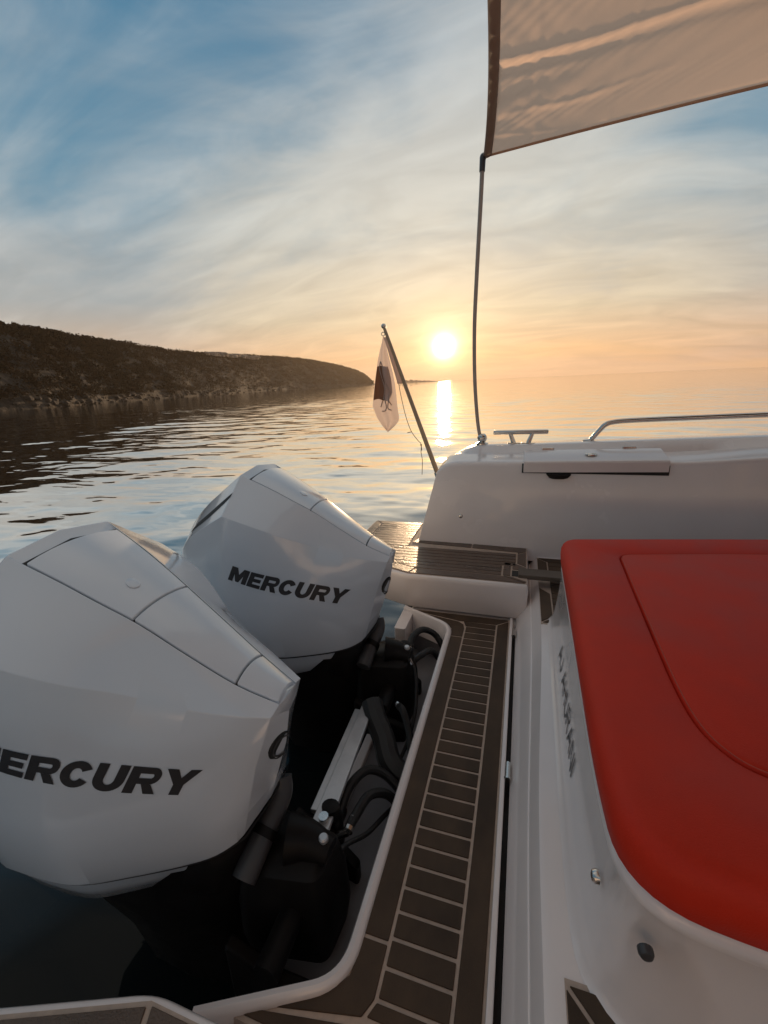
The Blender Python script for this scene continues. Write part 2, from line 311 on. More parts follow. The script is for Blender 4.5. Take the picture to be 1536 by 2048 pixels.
def build_headland():
    cs = np.array([tuple(p) for p in crs([(x, y, 0) for x, y in COAST], 14)])[:, :2]
    rs = np.array([tuple(p) for p in crs(RIDGE, 14)])
    us = np.concatenate([np.linspace(0, .06, 6)[:-1], np.linspace(.06, 1, 34), np.linspace(1.1, 2.2, 8)])
    P = []
    for c, r in zip(cs, rs):
        row = []
        for u in us:
            xy = c+(r[:2]-c)*u; hz = r[2]+1.36-.9*min(1, max(0, (r[2]+1.3)/6))
            if u < .06: z = -1.36-.25+ (u/.06)*(.07*hz+.25)
            elif u <= 1: t = (u-.06)/.94; z = -1.36+hz*(.07+.93*(t*(1.55-.55*t)))
            else: z = hz-1.36-.05*hz*(u-1)*3
            row.append((xy[0], xy[1], z))
        P.append(row)
    P = np.array(P); X, Y, Z = P[..., 0], P[..., 1], P[..., 2]
    w = np.clip((us-.01)/.15, 0, 1)[None, :]*(np.clip((us-1.0)/-.3, 0.25, 1))[None, :]
    Z += w*((vnoise(X, Y, 14)-.5)*2.4+(vnoise(X+50, Y, 5)-.5)*1.2)*np.clip((rs[:, 2]+2)/12, 0, 1)[:, None]
    e = np.clip(1-np.abs(us-.05)/.06, 0, 1)[None, :]; Z += e*(vnoise(X, Y, 1.6)-.35)*1.1; P[..., 2] = Z
    mb = MB(); mb.grid([[tuple(p) for p in r] for r in P])
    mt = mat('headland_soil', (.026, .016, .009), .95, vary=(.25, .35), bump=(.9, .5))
    # pale rocky band just above the water line, by height
    t = mt.node_tree; b = t.nodes['Principled BSDF']; src = b.inputs['Base Color'].links[0].from_socket
    g = t.nodes.new('ShaderNodeNewGeometry'); sp = t.nodes.new('ShaderNodeSeparateXYZ'); t.links.new(g.outputs['Position'], sp.inputs[0])
    nz = t.nodes.new('ShaderNodeTexNoise'); nz.inputs['Scale'].default_value = .35; t.links.new(g.outputs['Position'], nz.inputs['Vector'])
    ma = t.nodes.new('ShaderNodeMath'); ma.operation = 'MULTIPLY_ADD'; t.links.new(nz.outputs[0], ma.inputs[0]); ma.inputs[1].default_value = -2.5; t.links.new(sp.outputs[2], ma.inputs[2])
    mr_ = t.nodes.new('ShaderNodeMapRange'); t.links.new(ma.outputs[0], mr_.inputs[0]); mr_.inputs[1].default_value = WZ-1.2; mr_.inputs[2].default_value = WZ+.4; mr_.inputs[3].default_value = 1; mr_.inputs[4].default_value = 0
    mx = t.nodes.new('ShaderNodeMix'); mx.data_type = 'RGBA'; t.links.new(mr_.outputs[0], mx.inputs[0]); t.links.new(src, mx.inputs[6]); mx.inputs[7].default_value = (.036, .024, .015, 1); t.links.new(mx.outputs[2], b.inputs['Base Color'])
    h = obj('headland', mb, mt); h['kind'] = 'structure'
    # maquis scrub: thousands of leafy clumps over the slope, nobody could count it
    verts = []; faces = []; nv = 0
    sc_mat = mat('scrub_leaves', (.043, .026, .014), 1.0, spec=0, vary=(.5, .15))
    ni, nj = len(cs), len(us)
    count = 12500
    seg = np.linalg.norm(np.diff(cs, axis=0), axis=1)**.75; seg[:22] = 0; seg[ni-12:] = 0; cum = np.cumsum(seg)/seg.sum()
    wts = np.concatenate([np.full(9*14, .6), np.ones(len(cs)-9*14)]) if len(cs) > 9*14 else np.ones(len(cs))
    for q in range(count):
        r_ = rng.uniform(); i = int(np.searchsorted(cum, r_)); fi = i+rng.uniform(0, .999)
        fj = rng.uniform(5, 38.2) if q % 4 else rng.uniform(35.5, 39.2)
        i = int(fi); j = int(fj); a = fi-i; c_ = fj-j
        p = (P[i, j]*(1-a)+P[i+1, j]*a)*(1-c_)+(P[i, j+1]*(1-a)+P[i+1, j+1]*a)*c_
        dist = math.hypot(p[0], p[1]); sz = rng.uniform(.40, 1.0)*(1+dist/420)*(1.0 if q % 4 else 1.15)
        if p[2] < -0.7: sz *= .5
        nl = 56 if dist < 150 else 20
        th = rng.uniform(0, 2*math.pi, nl); ph = np.arccos(rng.uniform(-.1, 1, nl)); rad = sz*rng.uniform(.55, 1.05, nl)
        cxyz = p+np.stack([np.cos(th)*np.sin(ph)*rad*1.15, np.sin(th)*np.sin(ph)*rad*1.15, np.cos(ph)*rad*.95+.1*sz], -1)
        ls = sz*rng.uniform(.11, .24, nl)[:, None]
        d1 = rng.normal(size=(nl, 3)); d1 /= np.linalg.norm(d1, axis=1)[:, None]; d2 = np.cross(d1, rng.normal(size=(nl, 3))); d2 /= np.linalg.norm(d2, axis=1)[:, None]
        quad = np.stack([cxyz-d1*ls, cxyz+d2*ls*.8, cxyz+d1*ls, cxyz-d2*ls*.8], 1).reshape(-1, 3)
        verts.append(quad); faces.append(np.arange(nl*4)+nv); nv += nl*4
    v = np.vstack(verts)*S; f = np.concatenate(faces)
    me = bpy.data.meshes.new('hillside_scrub'); me.vertices.add(len(v)); me.vertices.foreach_set('co', v.ravel())
    me.loops.add(len(f)); me.loops.foreach_set('vertex_index', f); me.polygons.add(len(f)//4); me.polygons.foreach_set('loop_start', np.arange(len(f)//4)*4)
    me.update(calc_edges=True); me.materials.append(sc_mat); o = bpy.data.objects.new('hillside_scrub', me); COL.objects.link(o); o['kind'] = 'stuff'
    # shoreline boulders
    mb = MB()
    for q in range(420):
        fi = rng.uniform(30, ni-14); i = int(fi); a = fi-i; uj = rng.uniform(1.5, 6); j = int(uj)
        p = P[i, j]*(1-a)+P[i+1, j]*a; dist = math.hypot(p[0], p[1]); s = rng.uniform(.12, .55)*(1+dist/300)
        ring = []
        for (zz, rr) in ((-.5, .8), (0, 1), (.55, .62)):
            ring.append([(p[0]+s*rr*1.4*math.cos(t)*rng.uniform(.75, 1.25), p[1]+s*rr*1.4*math.sin(t)*rng.uniform(.75, 1.25), p[2]+s*zz*rng.uniform(.7, 1.2)) for t in np.linspace(0, 2*math.pi, 7)[:-1]])
        mb.stack(ring)
    o = obj('shore_rocks', mb, M['rock'], angle=20); o['kind'] = 'stuff'
    # bare pale outcrop near the crest
    mb = MB(); i0 = 8*14-3
    for q in range(26):
        fi = i0+rng.uniform(0, 17); i = int(fi); j = int(34-((fi-i0)/17)*4+rng.uniform(0, 2.5)); p = P[i, j]; s = rng.uniform(1.1, 2.4)
        ring = [[(p[0]+s*rr*1.5*math.cos(t)*rng.uniform(.7, 1.3), p[1]+s*rr*1.5*math.sin(t)*rng.uniform(.7, 1.3), p[2]+1.0+s*zz*.7) for t in np.linspace(0, 2*math.pi, 8)[:-1]] for zz, rr in ((-.5, .9), (.35, .9), (.8, .55))]
        mb.stack(ring)
    o = obj('bare_rocks', mb, M['pale'], angle=20); o['kind'] = 'stuff'
    # low reef beyond the point
    mb = MB(); rows = []
    for k in range(60):
        t = k/59; b = math.radians(-15.6+6.0*t); d = 1450
        hgt = (10.5*(1-t)**1.3+1.0)*(.7+.6*random.random())*(0.35 if k in (0, 59) else 1)
        c = Vector((math.sin(b)*d, math.cos(b)*d, 0)); dirv = Vector((math.sin(b), math.cos(b), 0))
        rows.append([tuple(c+dirv*o_+Vector((0, 0, -2+z))) for o_, z in ((-25, 0), (-8, hgt*.7), (4, hgt+.6), (20, hgt*.5), (40, 0))])
    mb.grid(rows); o = obj('distant_point', mb, M['rock']); o['kind'] = 'structure'
build_headland()

# ------------------------------------------------------------------ boat
boat = thing('motorboat', 'white motorboat stern with dark teak striped decks and stepped swim platforms', 'motorboat', (0.9, 1.0, -1.36))
ZP, ZC = -.833, -.875                              # platform and cockpit levels; walkway is at -1
def teak(name, poly, z, parent, g=.0034, h=.005, label=None):
    mb = MB().prism(inset(poly, g), z-.002, z+h-.002); return obj(name, mb, M['wet' if z == ZP else 'teak'], parent, bevel=.0012, seg=1, label=label)
# --- walkway over the transom
WK = [(-.012, .335), (-.012, 1.712), (-.474, 1.712), (-.26, 1.606), (-.246, 1.575), (-.246, .455), (-.26, .424), (-.466, .335)]
walk = obj('transom_walkway', MB().prism(WK, -1.06, -1.0), M['caulk'], boat)
rung0, st = 1.6173, .0443
xl, xr = -.190, -.064
ys = [rung0-st*k for k in range(28)]
for k in range(len(ys)-1):
    teak('plank', [(xl, ys[k+1]), (xr, ys[k+1]), (xr, ys[k]), (xl, ys[k])], -1, walk)
teak('plank', [(xl-.002, rung0), (xr, rung0), (xr, 1.657), (xl-.016, 1.657)], -1, walk)
teak('plank', [(xl-.014, .394), (xr, .392), (xr, ys[-1]), (xl, ys[-1])], -1, walk)
teak('border_plank', [(xr, .39), (-.014, .345), (-.014, 1.70), (xr, 1.657)], -1, walk)
teak('border_plank', [(-.244, .50), (xl, .50), (xl, 1.535), (-.244, 1.535)], -1, walk)
teak('border_plank', [(-.244, 1.535), (xl, 1.535), (xl, 1.600), (-.197, 1.632), (-.222, 1.652), (-.455, 1.700), (-.46, 1.6985), (-.262, 1.604), (-.248, 1.59)], -1, walk)
teak('border_plank', [(-.455, 1.7015), (-.222, 1.6535), (xr, 1.657), (-.014, 1.70), (-.014, 1.709), (-.45, 1.709)], -1, walk)
teak('border_plank', [(-.244, .50), (xl, .50), (xl, .42), (-.205, .392), (-.45, .345), (-.26, .427), (-.248, .44)], -1, walk)
teak('border_plank', [(-.45, .342), (-.21, .386), (xr, .39), (-.014, .345), (-.014, .337)], -1, walk)
obj('walkway_lip', MB().box(-.012, 0.0, .33, 1.714, -1.06, -.988), M['gel'], boat, bevel=.003)
obj('walkway_gap', MB().box(0.0005, .0115, .33, 1.70, -1.08, -1.03), M['seam'], boat)
def rimrow(pt, nrm):
    prof = [(-.012, -1.03), (-.014, -.996), (-.010, -.989), (-.003, -.986), (.006, -.989), (.010, -.996), (.012, -1.10)]
    return [(pt[0]+nrm[0]*a, pt[1]+nrm[1]*a, z) for a, z in prof]
rp = rnd([(-.478, 1.709), (-.253, 1.598), (-.253, .428), (-.478, .318)], [0, .055, .055, 0], 8); rows = []
for i, p in enumerate(rp):
    a = Vector(rp[max(0, i-1)]); b = Vector(rp[min(len(rp)-1, i+1)]); d = (b-a).normalized(); rows.append(rimrow(p, (d.y, -d.x)))
# outward normal points into the well (towards aft / middle)
mb = MB().grid(rows); obj('well_rim', mb, M['gel'], boat, angle=40)
# --- motor well
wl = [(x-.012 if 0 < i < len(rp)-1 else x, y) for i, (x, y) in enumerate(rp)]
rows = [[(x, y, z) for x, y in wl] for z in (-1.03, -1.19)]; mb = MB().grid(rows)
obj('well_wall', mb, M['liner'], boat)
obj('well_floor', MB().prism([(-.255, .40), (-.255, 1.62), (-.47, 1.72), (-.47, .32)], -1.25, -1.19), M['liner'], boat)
for a, b in ((1.545, 1.712),):
    obj('transom_pillar', MB().prism(rnd([(-.485, a), (-.435, a), (-.435, b), (-.485, b)], .012, 3), -1.6, -1.004), M['gel'], boat, bevel=.006)
obj('transom', MB().box(-.47, -.44, .47, 1.545, -1.7, -1.17), M['gel'], boat, bevel=.006)
# --- bulkhead between walkway and cockpit
def bulk_x(Y): return .030*sstep(.60, 1.55, Y)
rows = []
for Y in np.linspace(-.18, 2.155, 44):
    d = bulk_x(Y); k = [(.0125, -1.10), (.0125, -1.002), (.018, -.990), (.046+d*.5, -.925), (.050+d*.55, -.919), (.0525+d*.6, -.9185), (.066+d, -.884), (.070+d, -.877), (.078+d, -.8752), (.30, -.8752)]
    rows.append([(x, Y, z) for x, z in k])
obj('bulkhead', MB().grid(rows), M['gel'], boat, angle=24)
for yy_, zz_ in ((.93, -.99), (1.60, -.99)):
    obj('hinge_pin', MB().tube([(.006, yy_-.025, zz_), (.006, yy_+.025, zz_)], .0075, 10, 1).tube([(.006, yy_-.028, zz_), (.006, yy_-.022, zz_)], .0095, 10, 1), M['steel'], boat)
# --- cockpit floor and teak beside the sun pad
obj('cockpit_floor', MB().prism([(.12, -.2), (4, -.2), (4, 2.2), (.12, 2.2)], -.95, -.8785), M['gel'], boat)
def cockpit_teak(fy, label=None):
    q = obj('deck_panel', MB().prism([(.100, fy(1.50)), (.100, fy(2.135)), (3.9, fy(2.135)), (3.9, fy(1.63)), (.30, fy(1.63)), (.20, fy(1.50))], -.8775, -.8735), M['caulk'], boat)
    zt = -.8735
    A, B, Y0, Y1 = .0985, .146, 1.505, 2.13
    teak('border_plank', [(A, fy(Y0)), (B, fy(Y0+.05)), (B, fy(1.745)), (A, fy(1.80))], zt, q)
    teak('border_plank', [(A, fy(1.87)), (B, fy(1.925)), (B, fy(Y1-.05)), (A, fy(Y1))], zt, q)
    teak('border_plank', [(A, fy(Y0)), (.19, fy(Y0)), (.24, fy(Y0+.05)), (B, fy(Y0+.05))], zt, q)
    teak('border_plank', [(A, fy(Y1)), (B, fy(Y1-.05)), (3.85, fy(Y1-.05)), (3.85, fy(Y1))], zt, q)
    n = 11; y0 = Y0+.052; w = (Y1-.05-y0)/n
    for k in range(n):
        a = y0+k*w; x0 = B
        if fy(1) == 1 and a < 1.63-.01: x1 = .24+(a-y0)*.7
        elif a < 1.62: x1 = .24+(a-y0)*.7
        else: x1 = 3.85
        teak('plank', [(x0, fy(a)), (x1, fy(a)), (x1, fy(a+w)), (x0, fy(a+w))], zt, q, g=.0024)
cockpit_teak(lambda y: y)
cockpit_teak(lambda y: 1.972-y)
# --- swim platforms either side of the well
def platform(fy):
    out = [(.056, 1.722), (.056, 2.15), (-.53, 2.19), (-.56, 2.47), (-.87, 2.47), (-.87, 1.868), (-.473, 1.722)]
    o2 = rnd([(x, fy(y)) for x, y in out], [.012, 0, 0, 0, .05, .05, .03], 5)
    cen = o2
    rings = []
    for z, g in ((-1.0, .012), (-.99, .004), (-.86, 0), (-.843, .002), (-.836, .007), (-.8345, .012)):
        rings.append([(x, y, z) for x, y in inset(cen, g)])
    p = obj('swim_platform', MB().stack(rings), M['gel'], boat, angle=50)
    z = ZP
    pan = obj('deck_panel', MB().prism([(x, fy(y)) for x, y in [(.050, 1.735), (.050, 2.148), (-.525, 2.185), (-.555, 2.455), (-.855, 2.455), (-.855, 1.878), (-.468, 1.735)]], z-.006, z), M['caulk'], boat)
    T = lambda nm, poly: teak(nm, [(x, fy(y)) for x, y in poly], z, pan, g=.0028)
    T('border_plank', [(-.466, 1.737), (.048, 1.737), (-.055, 1.795), (-.443, 1.795)])
    T('border_plank', [(-.055, 1.795), (.048, 1.737), (.048, 1.757), (-.016, 1.795)])
    T('border_plank', [(-.055, 1.798), (-.018, 1.798), (-.018, 1.940), (-.05, 1.940), (-.055, 1.925)])
    T('border_plank', [(-.016, 1.870), (.048, 1.870), (.048, 1.902), (-.004, 1.940), (-.016, 1.940)])
    T('border_plank', [(.048, 1.904), (.048, 2.09), (.004, 2.055), (.004, 1.942)])
    T('border_plank', [(.048, 2.094), (.048, 2.142), (-.22, 2.157), (-.22, 2.098), (.004, 2.08), (.004, 2.06)])
    T('border_plank', [(-.222, 2.157), (-.222, 2.098), (-.545, 2.12), (-.522, 2.18)])
    T('border_plank', [(-.468, 1.739), (-.446, 1.797), (-.80, 1.927), (-.853, 1.881)])
    T('border_plank', [(-.853, 1.885), (-.80, 1.930), (-.80, 2.395), (-.853, 2.452)])
    T('border_plank', [(-.852, 2.454), (-.80, 2.398), (-.552, 2.398), (-.556, 2.454)])
    yy = 1.7975; w = .0375; k = 0
    while yy < 2.39:
        a, b = yy, min(yy+w, 2.396)
        def xl_(Y): return max(-.798, -.443-(Y-1.797)*(.357/.130)) if Y < 1.927 else -.798
        if b <= 1.94: xr_a = xr_b = -.057
        elif b < 2.09: xr_a = xr_b = .002
        elif a < 2.12: xr_a = xr_b = -.55
        else: xr_a = xr_b = -.552
        if 2.06 < a < 2.12: xr_a = xr_b = -.548
        T('plank', [(xl_(a), a), (xr_a, a), (xr_b, b), (xl_(b), b)]); yy += w
    return p
platform(lambda y: y)
platform(lambda y: 1.995-y)
# hinged filler board bridging the gap to the cockpit
sb = MB().box(.013, .19, 1.790, 1.866, -.838, -.818)
obj('bridge_board', sb, mat('weathered_board', (.12, .095, .075), .6, vary=(30, .2, (1, 6, 1)), bump=(500, .0005)), boat, bevel=.003)
obj('board_slot', MB().box(-.014, .0125, 1.800, 1.858, -.86, -.8305), M['seam'], boat)
# --- bulwarks
def bulwark(fy):
    stn = [-.412, -.395, -.372, -.345, -.30, -.245, -.18, -.1, 0, .2, .4, .6, .7, .8, .9, 1.0, 1.15, 1.4, 1.8, 2.4, 3.2, 4.0]
    rows = []
    for x in stn:
        zl = lerp_tab([(-.412, -.452), (-.395, -.433), (-.372, -.418), (-.345, -.409), (-.30, -.404), (-.2, -.402), (.64, -.392)], x)+.032*sstep(.64, 1.15, x)+.04*max(0, x-1.1)
        zr = lerp_tab([(-.412, -.449), (-.395, -.43), (-.372, -.414), (-.345, -.397), (-.30, -.371), (-.245, -.352), (-.18, -.345), (0, -.343)], x)+.037*max(0, x)
        pr = [(2.150, -.90), (2.150, -.86), (2.185, zl-.022), (2.189, zl-.008), (2.199, zl), (2.212, zl+.003), (2.33, zl+.018), (2.352, zl+.022), (2.385, zr-.006), (2.405, zr), (2.50, zr), (2.52, zr-.006), (2.535, zr-.03), (2.60, -.62), (2.61, -1.0), (2.54, -1.7)]
        rows.append([(x-.255*max(0, (-.44-z)), fy(y), z) for y, z in pr])
    mb = MB().grid(rows); n = len(rows[0]); mb.f.append(tuple(range(n)))
    return obj('bulwark', mb, M['gel'], boat, angle=38)
bulwark(lambda y: y); bulwark(lambda y: 1.978-y)
# hull under the platforms
for a, b in ((1.70, 2.52), (-.54, .335)):
    obj('hull_side', MB().box(-.46, 4, a, b, -1.75, -1.02), M['gel'], boat, bevel=.01)
# hatch in the bulwark top
def zlid(y): return -.392+.030*(y-2.172)/.16
hat = MB()
hx0, hx1 = .014, .632
pr = [(2.172, -.446), (2.170, -.400), (2.173, -.394), (2.180, -.3905), (2.335, -.362), (2.341, -.366), (2.341, -.40)]
hat.grid([[(x, y, z+.022*(x-hx0)) for y, z in pr] for x in (hx0, hx0+.004, hx1-.004, hx1)])
hat.f.append(tuple(range(len(pr)))); hat.f.append(tuple(range(len(hat.v)-len(pr), len(hat.v))))
lid = obj('locker_lid', hat, M['gel'], boat, bevel=.003)
obj('lid_gasket', MB().box(hx0-.007, hx1+.004, 2.178, 2.335, -.4495, -.405), M['seam'], boat)
obj('finger_pull', MB().stack([[(.175+kx*px, y, z) for px, y in ((-.055, 2.20), (-.055, 2.1615-dy), (-.02, 2.158-dy), (.02, 2.158-dy), (.055, 2.1615-dy), (.055, 2.20))] for kx, z, dy in ((.45, -.474, -.004), (.75, -.468, 0), (1, -.4505, .004))]), M['seam'], boat)
obj('latch', MB().stack([[(.32+r*math.cos(a), 2.25+r*math.sin(a), z+.007) for a in np.linspace(0, 2*math.pi, 21)[:-1]] for r, z in ((.027, -.378), (.027, -.3715), (.022, -.3695), (.016, -.371), (.009, -.3695))]), M['steel'], boat)
for hx in (.13, .50):
    obj('lid_hinge', MB().box(hx-.03, hx+.03, 2.336, 2.352, -.375, -.352+.02*hx), M['steel'], boat, bevel=.004)
# cleat, rail, drain knob
cl = obj('cleat', MB().tube([(-.15, 2.45, -.284), (-.145, 2.45, -.284), (.127, 2.45, -.281), (.132, 2.45, -.281)], [.009, .012, .012, .009], 12, 1), M['steel'], boat)
for a, b in ((-.062, -.042), (.053, .033)):
    obj('leg', MB().tube([(a, 2.45, -.287), (b, 2.45, -.341)], [.010, .013], 10, 1), M['steel'], cl)
    obj('foot_plate', MB().prism(rnd([(b-.035, 2.43), (b+.035, 2.43), (b+.035, 2.47), (b-.035, 2.47)], .012, 4), -.3455, -.338), M['steel'], cl, bevel=.002)
rl = obj('grab_rail', MB().tube([(.330, 2.47, -.345), (.352, 2.47, -.315), (.388, 2.47, -.267), (.405, 2.47, -.250), (.432, 2.47, -.239), (.515, 2.47, -.2305), (.8, 2.47, -.221), (1.081, 2.47, -.213), (1.8, 2.47, -.19), (2.6, 2.47, -.165)], .0125, 12, 5), M['steel'], boat)
obj('foot_plate', MB().stack([[(.331+r*math.cos(a), 2.47+r*math.sin(a), z) for a in np.linspace(0, 2*math.pi, 17)[:-1]] for r, z in ((.028, -.336), (.028, -.327), (.018, -.323))]), M['steel'], rl)
def stud(c, n, r, mt, name='stud'):
    n = Vector(n).normalized(); c = Vector(c); u = n.orthogonal().normalized(); w = n.cross(u)
    return obj(name, MB().stack([[c+n*h+(u*math.cos(a)+w*math.sin(a))*rr for a in np.linspace(0, 2*math.pi, 17)[:-1]] for rr, h in ((r, -.004), (r, .002), (r*.75, .006), (r*.3, .0075))]), mt, boat)
stud((-.287, 2.1655, -.684), (0, -1, .08), .011, M['steel'], 'drain_fitting')
# --- sun pad base
CUSH = rnd([(.152, 1.565), (.145, 1.0), (.139, .62), (.150, .445), (.33, .42), (1.9, .39), (1.9, 1.86), (.85, 1.70)], [.05, .3, .15, .13, .2, 0, 0, .3], 8)
rings = []
for z, g in ((-.635, .03), (-.640, .012), (-.652, .003), (-.664, .003), (-.671, .008), (-.80, -.004), (-.835, -.009), (-.858, -.015), (-.869, -.021), (-.8746, -.030)):
    rings.append([(x, y, z) for x, y in inset(CUSH, g)])
base = obj('sun_pad_base', MB().stack(rings), M['gel'], boat, angle=50)
stud((.1385, .530, -.728), (-1, 0, .05), .010, M['steel'])
stud((.181, .4355, -.705), (0, -1, .05), .0095, M['dull'])
# lettering along the base
def strokes():
    A = [[(0, 0), (.5, 1)], [(.5, 1), (1, 0)], [(.2, .36), (.8, .36)]]
    return {'A': (1, A), 'J': (.62, [[(.55, 1), (.55, .25), (.42, .03), (.2, .03), (.05, .2)]]), 'H': (.85, [[(0, 0), (0, 1)], [(.8, 0), (.8, 1)], [(0, .5), (.8, .5)]]),
            'U': (.85, [[(0, 1), (0, .3), (.15, .06), (.4, 0), (.65, .06), (.8, .3), (.8, 1)]]), 'R': (.8, [[(0, 0), (0, 1), (.5, 1), (.7, .88), (.7, .62), (.5, .5), (0, .5)], [(.4, .5), (.75, 0)]]),
            'N': (.85, [[(0, 0), (0, 1), (.8, 0), (.8, 1)]]), 'I': (.12, [[(0, 0), (0, 1)]]), ' ': (.35, [])}
G = strokes(); pen = 0; hgt = .052; txt = 'AJ AHURANI'; tot = sum(G[c][0]+.28 for c in txt); ysc = (1.235-.778)/tot
riser = BVHTree.FromPolygons([Vector(p) for r in rings for p in r], [(i*len(rings[0])+j, i*len(rings[0])+(j+1) % len(rings[0]), (i+1)*len(rings[0])+(j+1) % len(rings[0]), (i+1)*len(rings[0])+j) for i in range(len(rings)-1) for j in range(len(rings[0]))])
for ch in txt:
    w, ss = G[ch]; tmb = MB()
    for stx in ss:
        for (a0, b0), (a1, b1) in zip(stx[:-1], stx[1:]):
            d = Vector((a1-a0, b1-b0)); d.normalize(); nn = Vector((-d.y, d.x))*.075; qd = []
            for a, b, sg in ((a0, b0, 1), (a1, b1, 1), (a1, b1, -1), (a0, b0, -1)):
                yv = 1.235-(pen+a+nn.x*sg)*ysc; zv = -.826+(b+nn.y*sg)*hgt
                hit = riser.ray_cast(Vector((-.3, yv, zv)), Vector((1, 0, 0)))
                qd.append((hit[0].x-.0012 if hit[0] else .13, yv, zv))
            tmb.add(qd, [(0, 1, 2, 3)])
    pen += w+.28
    if ss: obj('letter', tmb, M['print_'], boat)
# --- unseen hard top, dark and stretched aft to shade the near cushion
ht = obj('shading_hardtop', MB().stack([[(x, y, z+.03+.03*(x-1.1)/2) for x, y in inset(rnd([(1.22, -.40), (3.4, -.30), (3.4, 2.28), (1.22, 2.38), (.16, 1.38), (.16, .60)], .12, 6), g)] for z, g in ((1.10, .05), (1.085, .0), (1.13, -.01), (1.17, .02), (1.18, .12))]), mat('shading_hardtop_lining', (.10, .09, .085), .5), boat, angle=40)
for px_, py_ in ((1.75, 2.20), (1.75, -.22), (2.9, 2.10), (2.9, -.12)):
    obj('shading_hardtop_post', MB().tube([(px_, py_, -.9), (px_+.08, py_, .2), (px_-.05, py_, 1.10)], .04, 12, 6), M['gel'], boat)
obj('shading_console', MB().stack([[(x, y, z) for x, y in inset(rnd([(2.35, .35), (3.3, .45), (3.3, 1.55), (2.35, 1.65)], .1, 5), g)] for z, g in ((-.88, 0), (-.1, .02), (.15, .12))]), M['dull'], boat, angle=40)  # unseen dark console, added to block low light from forward
# --- the red sun pad lies on the base
pad = thing('sun_pad', 'red vinyl sun pad cushion with stitched inset panel on the white base', 'cushion', (.9, 1.0, -.64))
rings = []
for z, g in ((-.6395, .03), (-.6385, .008), (-.630, .0), (-.600, -.003), (-.580, -.002), (-.568, .003), (-.560, .010), (-.5555, .019), (-.5535, .032)):
    rings.append([(x, y, z) for x, y in inset(CUSH, g)])
PAN = rnd([(.314, 1.426), (.298, 1.0), (.290, .745), (.302, .655), (.352, .600), (.60, .585), (1.7, .575), (1.7, 1.62), (.742, 1.521)], [.035, .3, .1, .07, .1, .2, 0, 0, .3], 8)
body = MB().stack(rings, cap=False); body.f.append(tuple(range(len(CUSH)-1, -1, -1)))
groove = [[(x, y, z) for x, y in inset(PAN, -g)] for z, g in ((-.5535, .0085), (-.5555, .0055), (-.560, .0035), (-.5640, .0030))]
body.stack(groove, cap=False)
bm = bmesh.new(); e_ = []
for lp in (rings[-1], groove[0]):
    vv = [bm.verts.new(p) for p in lp]; e_ += [bm.edges.new((vv[i], vv[(i+1) % len(vv)])) for i in range(len(vv))]
bmesh.ops.triangle_fill(bm, use_beauty=True, use_dissolve=False, edges=e_, normal=(0, 0, 1)); bm.verts.index_update()
body.add([tuple(v.co) for v in bm.verts], [tuple(v.index for v in f.verts) for f in bm.faces]); bm.free()
bm = bmesh.new(); vv = [bm.verts.new(p) for p in body.v]
for f in body.f: bm.faces.new([vv[i] for i in f])
bmesh.ops.remove_doubles(bm, verts=bm.verts, dist=1e-5); bm.verts.index_update()
body.v = [tuple(v.co) for v in bm.verts]; body.f = [tuple(v.index for v in f.verts) for f in bm.faces]; bm.free()
obj('cushion', body, M['red'], pad, angle=60)
rings = []
for z, g in ((-.5660, -.0030), (-.5600, -.0022), (-.5545, .0), (-.5525, .0012), (-.5512, .003), (-.5502, .006), (-.5496, .0095)):
    rings.append([(x, y, z) for x, y in inset(PAN, g)])
obj('inset_panel', MB().stack(rings), M['red'], pad, angle=60)
ring = inset(PAN, .0015); mb = MB().tube([(x, y, -.5523) for x, y in ring]+[(ring[0][0], ring[0][1], -.5523)], .0011, 6, 1)
obj('seam', mb, M['thread'], pad)

# ------------------------------------------------------------------ outboard engines
EN, EF = .58, 1.28
COLS = 12
TT = [(-.386, -.5345), (-.394, -.536), (-.47, -.497), (-.56, -.44), (-.64, -.386), (-.71, -.343), (-.78, -.302), (-.877, -.254), (-.95, -.304), (-1.04, -.376), (-1.13, -.468), (-1.19, -.60)]
RA = [(-.386, .001, -.5355), (-.394, .030, -.546), (-.47, .045, -.508), (-.56, .058, -.449), (-.64, .068, -.395), (-.71, .080, -.354), (-.78, .090, -.315), (-.875, .102, -.268), (-.95, .105, -.322), (-1.04, .105, -.39), (-1.125, .095, -.478), (-1.18, .07, -.60)]
RB = [(-.388, .001, -.546), (-.398, .055, -.556), (-.465, .085, -.540), (-.545, .115, -.515), (-.618, .142, -.483), (-.69, .183, -.447), (-.765, .214, -.41), (-.870, .232, -.371), (-.95, .226, -.414), (-1.04, .208, -.470), (-1.115, .17, -.547), (-1.16, .10, -.63)]
RC = [(-.412, .001, -.665), (-.437, .068, -.665), (-.50, .116, -.655), (-.58, .160, -.645), (-.66, .198, -.635), (-.73, .224, -.625), (-.79, .240, -.618), (-.865, .250, -.605), (-.95, .247, -.60), (-1.05, .230, -.62), (-1.13, .19, -.65), (-1.185, .11, -.69)]
RD = [(-.466, .001, -.820), (-.480, .080, -.832), (-.522, .117, -.848), (-.580, .148, -.857), (-.66, .192, -.856), (-.73, .230, -.850), (-.79, .245, -.842), (-.87, .255, -.828), (-.95, .248, -.80), (-1.04, .225, -.775), (-1.115, .18, -.76), (-1.165, .10, -.755)]
def dense(row, k=4):
    a = crs(row[1:8], k); b = crs(row[7:], k); return [Vector(row[0])]+a+b[1:]
